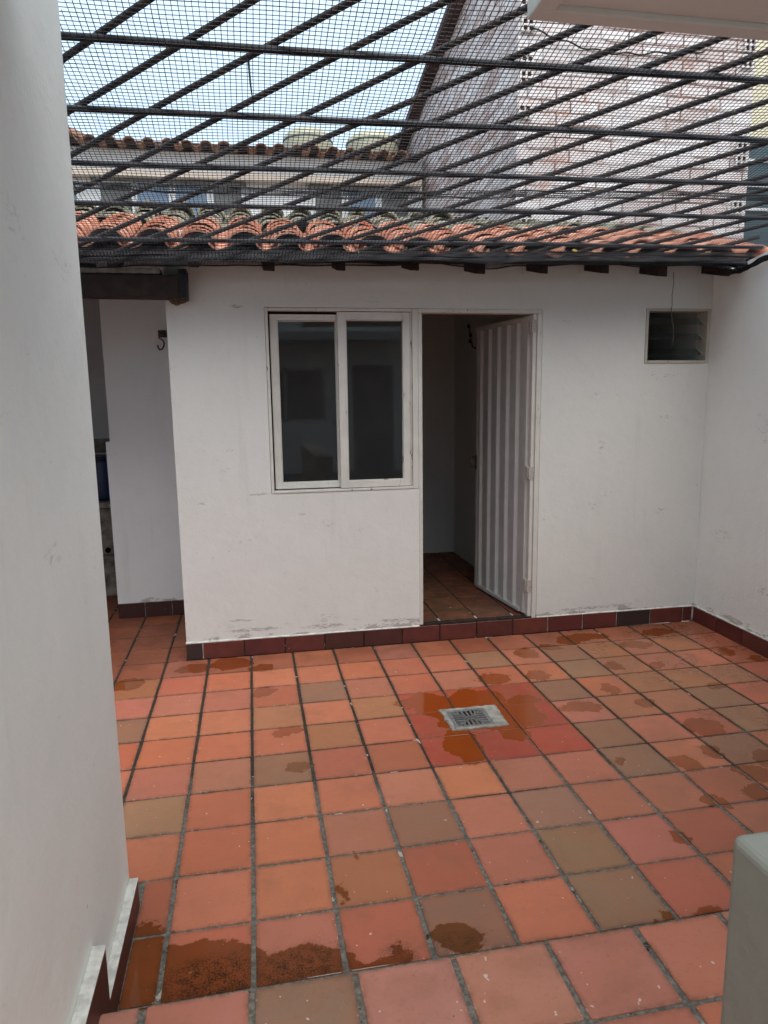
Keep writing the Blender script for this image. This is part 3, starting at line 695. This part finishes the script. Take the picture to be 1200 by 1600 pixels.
b = MB(); b.box(-.3893, -.3605, -.177, .404, .0965, .101); b.build('plinth_cap', M['white_chalk'], lwo, bevel=.0015)
b = MB(); b.box(-.3893, -.356, -.60, -.077, .2625, .267); b.build('plinth_cap', M['white_chalk'], lwo, bevel=.0015)
# ---------------------------------------------------------------- low wall (near right), slab above, house behind the camera
b = MB(); b.box(.758, .96, -3.2, -.879, .165, .95)
tag(b.build('low_wall', M['plaster_low'], bevel=.016, seg=4), 'low grey plastered wall with rounded top in the near right corner', 'wall')
b = MB(); b.box(.748, 3.12, -.052, -.003, 2.50, 2.68); b.box(.748, .80, -2.4, -.0521, 2.50, 2.68); b.box(.8001, 3.12, -2.4, -.0521, 2.514, 2.68)  # runs back out of view, deepened to shade the low wall
sb = b.build('roof_slab', M['plaster_slab'], bevel=.004); tag(sb, 'plastered concrete slab edge overhead at top right', 'slab')
b = MB(); b.box(-.389, .25, -1.7, -.12, 2.50, 2.64); tag(b.build('canopy', M['plaster_slab']), 'unseen plastered canopy above the raised floor, extended to shade the left wall', 'canopy')  # out of view, extended forward to darken the top of the left wall
HY = -6.5
hb = MB(); wall_xz(hb, HY - .1, HY, -3.0, 3.119, .16, 2.9, [(-.9, 1.5, 1.15, 2.15), (2.0, 2.8, .16, 2.2)])
hbo = hb.build('house_wall', M['plaster_left']); tag(hbo, 'white wall of the house behind the camera with a wide window', 'wall')
b = MB(); b.box(-3, 4, HY - 1.6, HY - 1.5, 0, 3); b.box(-3.1, -3, HY - 1.5, HY - .11, 0, 3); b.box(4, 4.1, HY - 1.5, HY - .11, 0, 3); b.box(-3, 4, HY - 1.5, HY - .11, 2.9, 3.0); b.build('back_room', M['plaster_in'], hbo)
b = MB()
for x in (-.9, -.1, .7, 1.44): b.box(x, x + .06, HY - .06, HY - .02, 1.15, 2.15)
b.box(-.84, 1.44, HY - .06, HY - .02, 1.15, 1.2); b.box(-.84, 1.44, HY - .06, HY - .02, 2.1, 2.15); b.build('window', M['frame_paint'], hbo)
b = MB(); b.box(-3.0, 3.119, HY + .001, HY + .9, 2.6, 2.75); b.build('eave', M['plaster_in'], hbo)

# ---------------------------------------------------------------- grille over the patio
gr = empty('patio_grille', (1.3, 1.2, grille_z(1.3, 1.2)), 'dark grille of crossing iron bars sloping over the whole patio', 'grille')
def gp(x, y, dz=0): return (x, y, grille_z(x, y) + dz)
rg2 = random.Random(11)
for i in range(0, 5):
    f = lambda x: .017 * x + .639 + .362 * i + (.0, .0, .004, -.012, .018)[i]
    xs = [-1.45 + k * (4.56 / 24) for k in range(25)]
    b = MB(); ph = rg2.uniform(0, 6)
    b.tube([gp(x, f(x) + .003 * math.sin(x * 2 + ph), -.008 + .002 * math.sin(3 * x + ph)) for x in xs], (.0115, .0115, .011, .0108, .0108)[i], 10)
    o = b.build('cross_bar', M['pole_dark'], gr)
for k in range(-9, 22):
    # x = -1.089 y + .373 + .258 k
    f = lambda y: -1.089 * y + .373 + .258 * k
    ya, yb = -.55, 2.36
    pts = []
    for q in range(31):
        y = ya + (yb - ya) * q / 30; x = f(y)
        if -1.45 < x < 3.115 and not (y < .46 and x < -.385): pts.append(gp(x, y + .004 * math.sin(y * 3 + k), .0145 + .003 * math.sin(y * 4 + k * 1.7)))
    if len(pts) > 2:
        b = MB(); b.tube(pts, .0105, 10); b.build('diagonal_bar', M['rusty_bar'], gr)
# wrapped bar at the eave
b = MB(); b.tube([(x, 2.315 + .004 * math.sin(4 * x), 2.372 + .012 * x * .9 + .004 * math.sin(2.2 * x + 1)) for x in [-1.45 + k * .095 for k in range(49)]], .017, 10); b.build('eave_bar', M['pole_dark'], gr)
for (x, y, L) in ((.10 + .0, .655, .16), (2.07, .30, .05), (2.5, .32, .05)):
    b = MB(); p = Vector(gp(x, y, -.02)); b.tube([p, p + Vector((.004, 0, -L * .5)), p + Vector((.012, .0, -L))], [.0035, .003, .0008], 6); b.build('tie_wire', M['cable'], gr)

# ---------------------------------------------------------------- shade net under the grille
def sag(x, y):
    s = .006 * nz(x * 1.7, y * 1.7, 4) + .010 * abs(math.sin((y - .639) * math.pi / .362)) * (.5 + nz(x * 2, y * .8, 9))
    return s
def net_pt(u, v, lay=0):
    x = u + .012 * nz(u * 1.3, v * 1.3, 1 + lay) + .004 * nz(u * 5, v * 5, 2 + lay); y = v + .012 * nz(u * 1.1, v * 1.5, 5 + lay) + .004 * nz(u * 4, v * 6, 7 + lay)
    z = grille_z(x, y) - .024 - max(0, sag(x, y))
    return Vector((x, y, z))
def strand(mb, pts, r):
    """three-sided thread"""
    b = len(mb.v); N = len(pts)
    for i, p in enumerate(pts):
        d = (pts[min(i + 1, N - 1)] - pts[max(i - 1, 0)]).normalized(); a = Vector((0, 0, 1)); a = (a - d * a.dot(d)).normalized(); c = d.cross(a)
        for k in range(3):
            t = 2 * math.pi * k / 3 + .5; mb.v.append(tuple(p + (a * math.cos(t) + c * math.sin(t)) * r))
    for i in range(N - 1):
        for k in range(3):
            k2 = (k + 1) % 3; mb.f.append((b + i * 3 + k, b + i * 3 + k2, b + (i + 1) * 3 + k2, b + (i + 1) * 3 + k)); mb.sm.append(True)
net = MB(); CELL = .0185; TH = .0014
def blocked(x, y): return y < .462 and x < -.385
yv = .0
nx = int((3.11 + 1.4) / CELL); ny = int((2.33 + .55) / CELL)
for j in range(ny + 1):
    v = -.55 + j * CELL; seg = []
    for k in range(62):
        u = -1.4 + k * (4.505 / 61)
        p = net_pt(u, v)
        if blocked(p.x, p.y):
            continue
        seg.append(p)
    strand(net, seg, TH * rnd.uniform(.85, 1.15))
for i in range(nx + 1):
    u = -1.4 + i * CELL; seg = []
    for k in range(45):
        v = -.55 + k * (2.88 / 44)
        p = net_pt(u, v)
        if blocked(p.x, p.y): continue
        seg.append(p)
    strand(net, seg, TH * rnd.uniform(.85, 1.15))
no = net.build('shade_net', M['net']); tag(no, 'black plastic mesh netting stretched under the iron bars over the patio', 'netting')
# second layer: the net's selvedge folded back in a wavy band below the third cross bar
fold = MB()
def fold_pt(u, v):
    w0 = 1.47 + .03 * nz(u * .9, 3.1) + .018 * math.sin(u * 2.1 + .6)
    y = w0 + v * (.055 + .05 * abs(nz(u * 1.4, 8.8))) + .006 * nz(u * 6, v * 3)
    return Vector((u + .008 * nz(u * 5, v), y, grille_z(u, y) - .030 - .012 * abs(nz(u * 3, v * 2, 5))))
for j in range(8):
    strand(fold, [fold_pt(-1.4 + k * .036, j / 7) for k in range(126)], .0016 if j not in (0, 7) else .0026)
for i in range(int(4.5 / .012)):
    u = -1.4 + i * .012; strand(fold, [fold_pt(u, q / 4) for q in range(5)], .0011)
fold.build('selvedge_fold', M['net'], no)
# bunched hem along the eave: several crumpled layers
for lay in range(1, 2):
    h = MB(); seed = 20 + lay * 7
    def hp(u, t):
        # t 0..1 from high on the net down to the hem
        drop = .030 * nz(u * .9, seed) + .022 * nz(u * 3.1, seed + 3) + (.010 * lay)
        y = 2.12 + .07 * lay + t * (.20 - .06 * lay) + .02 * nz(u * 2, t * 3, seed)
        z0 = grille_z(u, y) - .022 - .006 * lay
        z = z0 - t * t * (.012 + max(-.01, drop)) + .012 * nz(u * 5, t * 4, seed + 1) * t
        return Vector((u + .022 * nz(u * 2, t * 2, seed + 5) + (t - .5) * (.05 * lay - .08), y, z))
    nn = int(.34 / .013)
    for j in range(nn + 1): strand(h, [hp(-1.4 + k * .045, j / nn) for k in range(101)], .0013)
    for i in range(int(4.5 / .0165)):
        u = -1.4 + i * .0165; strand(h, [hp(u, q / 6) for q in range(7)], .0012)
    strand(h, [hp(-1.4 + k * .045, 1.0) for k in range(101)], .004)
    h.build('bunched_hem', M['net'], no)
# hem roll
for s_, (r, dy, dz) in enumerate(((.013, -.010, -.008), (.009, .014, -.014))):
    h = MB(); pts = []; rr = []
    for k in range(121):
        x = -1.4 + k * .0377
        pts.append((x, 2.315 + dy + .008 * nz(x * 2, s_), 2.372 + .011 * x + dz + .006 * nz(x * 3, s_ + 4) - .006 * max(0, nz(x * .8, s_ + 9)))); rr.append(r * (.8 + .7 * abs(nz(x * 4, s_ + 2))))
    h.tube(pts, rr, 8); h.build('hem_roll', M['hem'], no)
# net bunch going up the right wall at the corner
h = MB()
for q in range(9):
    a = rnd.uniform(-.02, .02); P = [(2.90, 2.31, 2.385), (2.98, 2.30, 2.375), (3.05, 2.33, 2.352), (3.085, 2.27, 2.358), (3.098, 2.08, 2.395), (3.10, 1.8, 2.455), (3.10, 1.3, 2.565), (3.10, .6, 2.72)]
    pts = []
    for k in range(len(P) - 1):
        for e in range(6):
            t_ = e / 6; p = Vector(P[k]).lerp(Vector(P[k + 1]), t_)
            sp_ = .024 if k < 4 else .014
            pts.append(p + Vector((min(.014, sp_ * nz(k + t_, q * 3.1) + a * .5), sp_ * nz(k * 1.3 + t_ * 2, q * 5.7), sp_ * 1.2 * nz(k * 1.7 + t_ * 2.3, q * 7.9))))
    h.tube(pts, [.0035 + .006 * abs(nz(k * .5, q)) for k in range(len(pts))], 6)
h.build('corner_bunch', M['hem'], no)
# leaves caught in the net
def leaf(name, p, s, mat, label, rot):
    mb = MB(); P = [(-1, 0, 0), (-.4, .35, .12), (.3, .4, .05), (1, .05, .2), (.4, -.3, .05), (-.3, -.35, .15)]
    Mx = Matrix.Translation(p) @ Matrix.Rotation(rot[0], 4, 'X') @ Matrix.Rotation(rot[1], 4, 'Y')
    top = [Mx @ Vector((a * s, b * s, c * s)) for a, b, c in P]; bot = [t - Vector((0, .0006, .0006)) for t in top]
    mb.face(top); mb.face(list(reversed(bot)))
    for k in range(6): mb.face([top[k], bot[k], bot[(k + 1) % 6], top[(k + 1) % 6]])
    tag(mb.build(name, mat), label, 'leaf')
leaf('yellow_leaf', Vector((1.845, 2.02, 2.39)), .020, M['leaf'], 'small yellow leaf caught in the net near the eave', (1.3, .3))
leaf('dry_leaf', Vector((.655, 2.10, 2.375)), .028, M['dry_leaf'], 'curled dry brown leaf hanging in the net', (1.4, 1.3))
# wire hanging over the louvre window
b = MB(); b.tube([(2.800, 2.575, 2.385), (2.806, 2.575, 2.31), (2.795, 2.57, 2.245), (2.800, 2.57, 2.17), (2.79, 2.565, 2.16), (2.795, 2.562, 2.10), (2.812, 2.56, 2.03), (2.814, 2.56, 1.98), (2.806, 2.56, 1.925)], [.0022] * 4 + [.0026] * 5, 6)
tag(b.build('hanging_wire', M['wire']), 'thin wire hanging from a rafter in front of the louvre window', 'wire')
# dangling twig wire at upper right of the net
b = MB(); p = Vector(gp(2.33, .70, -.03))
q = [(0, 0, 0), (.01, -.01, -.04), (.045, -.01, -.08), (.05, 0, -.14), (.048, 0, -.22)]
b.tube([p + Vector(k) for k in q], [.003, .0025, .002, .002, .001], 6)
tag(b.build('dangling_string', M['wire']), 'frayed string dangling from the bars at upper right', 'string')

# ---------------------------------------------------------------- floor drain
dr = empty('floor_drain', (1.11, 1.455, 0), 'square metal drain grate set in rough cement in the red wet tiles', 'drain')
b = MB(); rr_ = random.Random(5); ring = []
cs4 = [(DRX0 + .005, DRY0 + .01), (DRX1 - .012, DRY0 + .012), (DRX1 - .0, DRY1 - .012), (DRX0 + .0, DRY1 - .005)]
for k in range(4):
    a = Vector(cs4[k]); c = Vector(cs4[(k + 1) % 4]); d = c - a; nn = Vector((d.y, -d.x)).normalized()
    for q in range(12):
        rag = (.022 if k == 3 else .006 if k == 1 else .013)
        ring.append(a + d * q / 12 + nn * (nz(q * .9, k * 5.3) * rag))
n = len(ring)
cen = Vector((1.085, 1.455))
inner = [cen + Vector((max(-.101, min(.101, (p - cen).x * .8)), max(-.095, min(.095, (p - cen).y * .85)))) for p in ring]
for k in range(n):
    k2 = (k + 1) % n
    b.face([(*ring[k], -.006), (*ring[k2], -.006), (*ring[k2], .0045), (*ring[k], .0045)])
    mid1 = ring[k] * .85 + inner[k] * .15; mid2 = ring[k2] * .85 + inner[k2] * .15
    b.face([(*ring[k], .0045), (*ring[k2], .0045), (*mid2, .009), (*mid1, .009)], True)
    b.face([(*mid1, .009), (*mid2, .009), (*inner[k2], .0065), (*inner[k], .0065)], True)
b.build('cement_collar', M['concrete'], dr)
b = MB(); b.box(.985, 1.185, 1.358, 1.552, -.05, -.02); b.build('drain_pit', M['black_hole'], dr)
# grate plate: frame + bars leaving slots in four fans
b = MB(); gx0, gx1, gy0, gy1 = .984, 1.186, 1.359, 1.551; z0, z1 = .003, .0075
b.box(gx0, gx1, gy0, gy0 + .018, z0, z1); b.box(gx0, gx1, gy1 - .018, gy1, z0, z1); b.box(gx0, gx0 + .018, gy0 + .018, gy1 - .018, z0, z1); b.box(gx1 - .018, gx1, gy0 + .018, gy1 - .018, z0, z1)
cx, cy = (gx0 + gx1) / 2, (gy0 + gy1) / 2; hw = (gx1 - gx0) / 2 - .018
def rbar(x0, y0, x1, y1, w0, w1):
    a = Vector((x0, y0)); c = Vector((x1, y1)); d = (c - a).normalized(); nn = Vector((-d.y, d.x))
    P = [a - nn * w0, c - nn * w1, c + nn * w1, a + nn * w0]
    b.hexa([(*p, z0 - .0002) for p in P] + [(*p, z1 - .0004) for p in P])
for s1 in (-1, 1):
    for s2 in (-1, 1): rbar(cx, cy, cx + s1 * hw, cy + s2 * hw, .004, .006)
for k in range(-3, 4):
    o = k * .0245; s0 = max(.016, abs(o) * .95)
    for s1 in (-1, 1):
        if abs(o) > hw - .008: continue
        rbar(cx + o * .85, cy + s1 * s0, cx + o, cy + s1 * (hw + .002), .0048, .0048)
        rbar(cx + s1 * s0, cy + o * .85, cx + s1 * (hw + .002), cy + o, .0048, .0048)
b.build('grate', M['metal_grate'], dr)

# ---------------------------------------------------------------- beyond the roof
# far house with windows
fh = empty('white_house', (0, 10, 0), 'white house with a row of shuttered windows under a clay tile eave, beyond the roof', 'house')
b = MB(); b.box(-7, 2.95, 10.0, 16, -.2, 5.30); b.build('wall', M['far_white'], fh)
b = MB(); b.hexa([(-7, 9.80, 4.83), (2.9, 9.80, 4.90), (2.9, 9.999, 4.90), (-7, 9.999, 4.83), (-7, 9.80, 4.92), (2.9, 9.80, 4.99), (2.9, 9.999, 4.99), (-7, 9.999, 4.92)]); b.build('canopy', M['far_beige'], fh)
for (x0, x1, kind) in ((-4.2, -3.4, 's'), (-3.3, -2.3, 'g'), (-2.02, -1.52, 's'), (-1.50, -.98, 'g'), (-.94, -.42, 'g'), (-.38, .10, 's'), (1.18, 1.66, 's'), (1.70, 2.20, 'g'), (2.24, 2.74, 's')):
    f = MB(); zt, zb = 4.81, 4.2
    f.box(x0, x1, 9.95, 10.0, zt, zt + .03); f.box(x0, x0 + .03, 9.95, 10.0, zb, zt); f.box(x1 - .03, x1, 9.95, 10.0, zb, zt)
    fo = f.build('window', M['white_trim'], fh)
    p = MB()
    if kind == 's':
        for q in range(12): p.box(x0 + .03, x1 - .03, 9.955 + .004 * (q % 2), 9.985, zb + q * .05, zb + q * .05 + .046)
        p.build('shutter', M['shutter'], fo)
    else:
        p.box(x0 + .03, x1 - .03, 9.975, 9.985, zb, zt); p.build('pane', M['far_glass'], fo)
for x0, x1 in ((-2.1, .15), (1.1, 2.8)):
    b = MB(); b.box(x0, x1, 9.9, 9.999, 4.825, 4.86); b.build('lintel', M['shutter'], fh)
rt = MB(); rt.hexa([(-7, 9.75, 5.30), (2.95, 9.75, 5.33), (2.95, 16, 6.2), (-7, 16, 6.2), (-7, 9.75, 5.33), (2.95, 9.75, 5.36), (2.95, 16, 6.25), (-7, 16, 6.25)])
rto = rt.build('roof', M['bargeboard'], fh)
def ft(j): return (9.68 + j * .4, 5.27 + j * .4 * .09)
tile_field(-6.9, 2.7, .27, ft, 3, .095, 9, .1).build('clay_tiles', M['far_tile'], rto)
b = MB()
for k in range(12):
    for q in range(3): barrel(b, (-5.2 + k * .24, 9.7 + q * .5, 5.42 + (11 - k) * .075 + q * .12), (-5.0 + k * .24, 10.3 + q * .5, 5.42 + (11 - k) * .075 + q * .12 + .12), .12, .1)
b.build('hip_tiles', M['far_tile'], rto)
# water tanks on that roof
def tank(x, y, z, r, h, label):
    t = MB(); prof = [(0, .92), (.1, 1.0), (h * .6, 1.0), (h * .8, .96), (h * .93, .8), (h, .45), (h * 1.03, .2), (h * 1.03, .02)]
    t.tube([(x, y, z + a) for a, c in prof], [r * c for a, c in prof], 28); o = t.build('water_tank', M['tank']); tag(o, label, 'water tank')
    l = MB(); l.tube([(x, y, z + h * .62), (x, y, z + h * .68)], [r * 1.02, r * 1.02], 28); l.build('band', M['tank_lid'], o)
tank(1.24, 11.3, 5.62, .42, .50, 'pale rounded water tank on the far roof, left of the other')
tank(2.37, 11.3, 5.64, .46, .47, 'pale yellow water tank with dark rim beside the brick wall')
# tall painted brick building
bb = empty('brick_building', (3.02, 6, 0), 'tall brick building with worn white paint rising behind the patio wall', 'building')
b = MB(); b.face([(3.02, 6.0, -.2), (5.85, 6.0, -.2), (5.85, 6.0, 7.0), (3.02, 6.0, 7.0)]); b.face([(5.85, 6.0, -.2), (5.85, 12, -.2), (5.85, 12, 7), (5.85, 6.0, 7)]); b.build('front_wall', M['brick_front'], bb)
b = MB(); b.face([(3.02, 12.0, -.2), (3.02, 6.0, -.2), (3.02, 6.0, 7.03), (3.02, 12.0, 5.92)]); b.face([(5.85, 12.0, -.2), (3.02, 12.0, -.2), (3.02, 12, 5.92), (5.85, 12, 7)]); b.build('side_wall', M['brick_side'], bb)
b = MB(); b.hexa([(2.86, 5.8, 7.02), (3.10, 5.8, 7.02), (3.10, 12.2, 5.84), (2.86, 12.2, 5.84), (2.86, 5.8, 7.16), (3.10, 5.8, 7.16), (3.10, 12.2, 5.98), (2.86, 12.2, 5.98)])
b.hexa([(3.10, 5.8, 7.02), (6.0, 5.8, 7.02), (6.0, 12.2, 7.02), (3.10, 12.2, 5.86), (3.10, 5.8, 7.12), (6.0, 5.8, 7.12), (6.0, 12.2, 7.12), (3.10, 12.2, 5.96)]); b.build('roof_edge', M['bargeboard'], bb)
b = MB(); b.hexa([(2.955, 6.4, 2), (3.017, 6.4, 2), (3.017, 6.48, 2), (2.955, 6.48, 2), (2.955, 6.4, 6.6), (3.017, 6.4, 6.6), (3.017, 6.48, 6.6), (2.955, 6.48, 6.6)])
def vent(x, z, rnd_=False):
    f = MB(); s = .064; y = 5.985
    d = MB(); d.box(x - s, x + s, 5.99, 5.998, z - s, z + s)
    for q in (-1, 0, 1): f.box(x + q * s - .009, x + q * s + .009, 5.968, 5.989, z - s - .009, z + s + .009)
    for q in (-1, 0, 1): f.box(x - s, x + s, 5.971, 5.9885, z + q * s - .008, z + q * s + .008)
    fo = f.build('vent_block', M['vent_white'], bb); d.build('vent_opening', M['vent_dark'], fo)
for x, z in ((3.10, 5.64), (3.12, 5.46), (3.115, 5.10), (3.11, 4.95), (3.10, 4.61), (3.14, 3.52), (5.76, 5.45), (5.74, 5.28), (5.74, 4.36), (5.74, 4.22), (5.73, 3.72)): vent(x, z)
for q in (-.045, .045):
    f = MB(); f.tube([(3.14 + q, 5.99, 4.11), (3.14 + q, 5.999, 4.11)], .03, 14); f.build('round_vent', M['vent_dark'], bb)
cb = MB(); cb.tube([(3.15 + k * .07, 5.96, 5.42 - .10 * math.sin(k / 22 * math.pi) - k * .006 + .015 * math.sin(k * 1.3)) for k in range(30)], .010, 6); tag(cb.build('facade_cable', M['cable']), 'dark cable looping across the brick wall beside the vents', 'cable')
# neighbour at far right
yb = empty('yellow_building', (6.5, 6.2, 0), 'cream building with dark green boarding at the right edge', 'building')
b = MB(); b.box(5.86, 9.5, 6.25, 10, 4.55, 7.5); b.build('upper_wall', M['yellow_wall'], yb)
b = MB(); b.box(5.86, 9.5, 6.22, 10, -.2, 4.545); b.build('lower_wall', M['green_panel'], yb)
for z in (3.75, 4.02, 4.30): 
    b = MB(); b.box(5.87, 9.5, 6.19, 6.219, z, z + .03); b.build('trim', M['white_trim'], yb)
# weeds on the crest of the roof
gm = MB(); r5 = random.Random(12)
for k in range(1500):
    x = 1.0 + r5.random() ** .8 * 2.2 if k % 3 else -1.8 + r5.random() * 4.5
    y = 3.66 + r5.uniform(-.12, .08); z = roof_h(3.66) + .025 + abs(r5.gauss(0, .018)) * (1.4 if 1.2 < x < 2.0 else .7) + .012 * math.sin(x * 9)
    a = r5.uniform(0, 6.28); s = r5.uniform(.006, .017); t = r5.uniform(-.6, .9)
    d = Vector((math.cos(a), math.sin(a), 0)) * s; e = Vector((-math.sin(a) * .4, math.cos(a) * .4, t)) * s
    c = Vector((x, y, z)); gm.face([c - d, c - e * .5, c + d, c + e])
gm2 = gm
for k in range(40):
    x = 1.0 + k * .055; gm.tube([(x, 3.62, roof_h(3.62) + .0), (x + .06, 3.62, roof_h(3.62) + .0)], .03 + .012 * abs(nz(x * 6, 2)), 7)
tag(gm.build('roof_weeds', M['greens']), 'moss and small weeds growing along the crest of the clay tile roof', 'moss', kind='stuff')
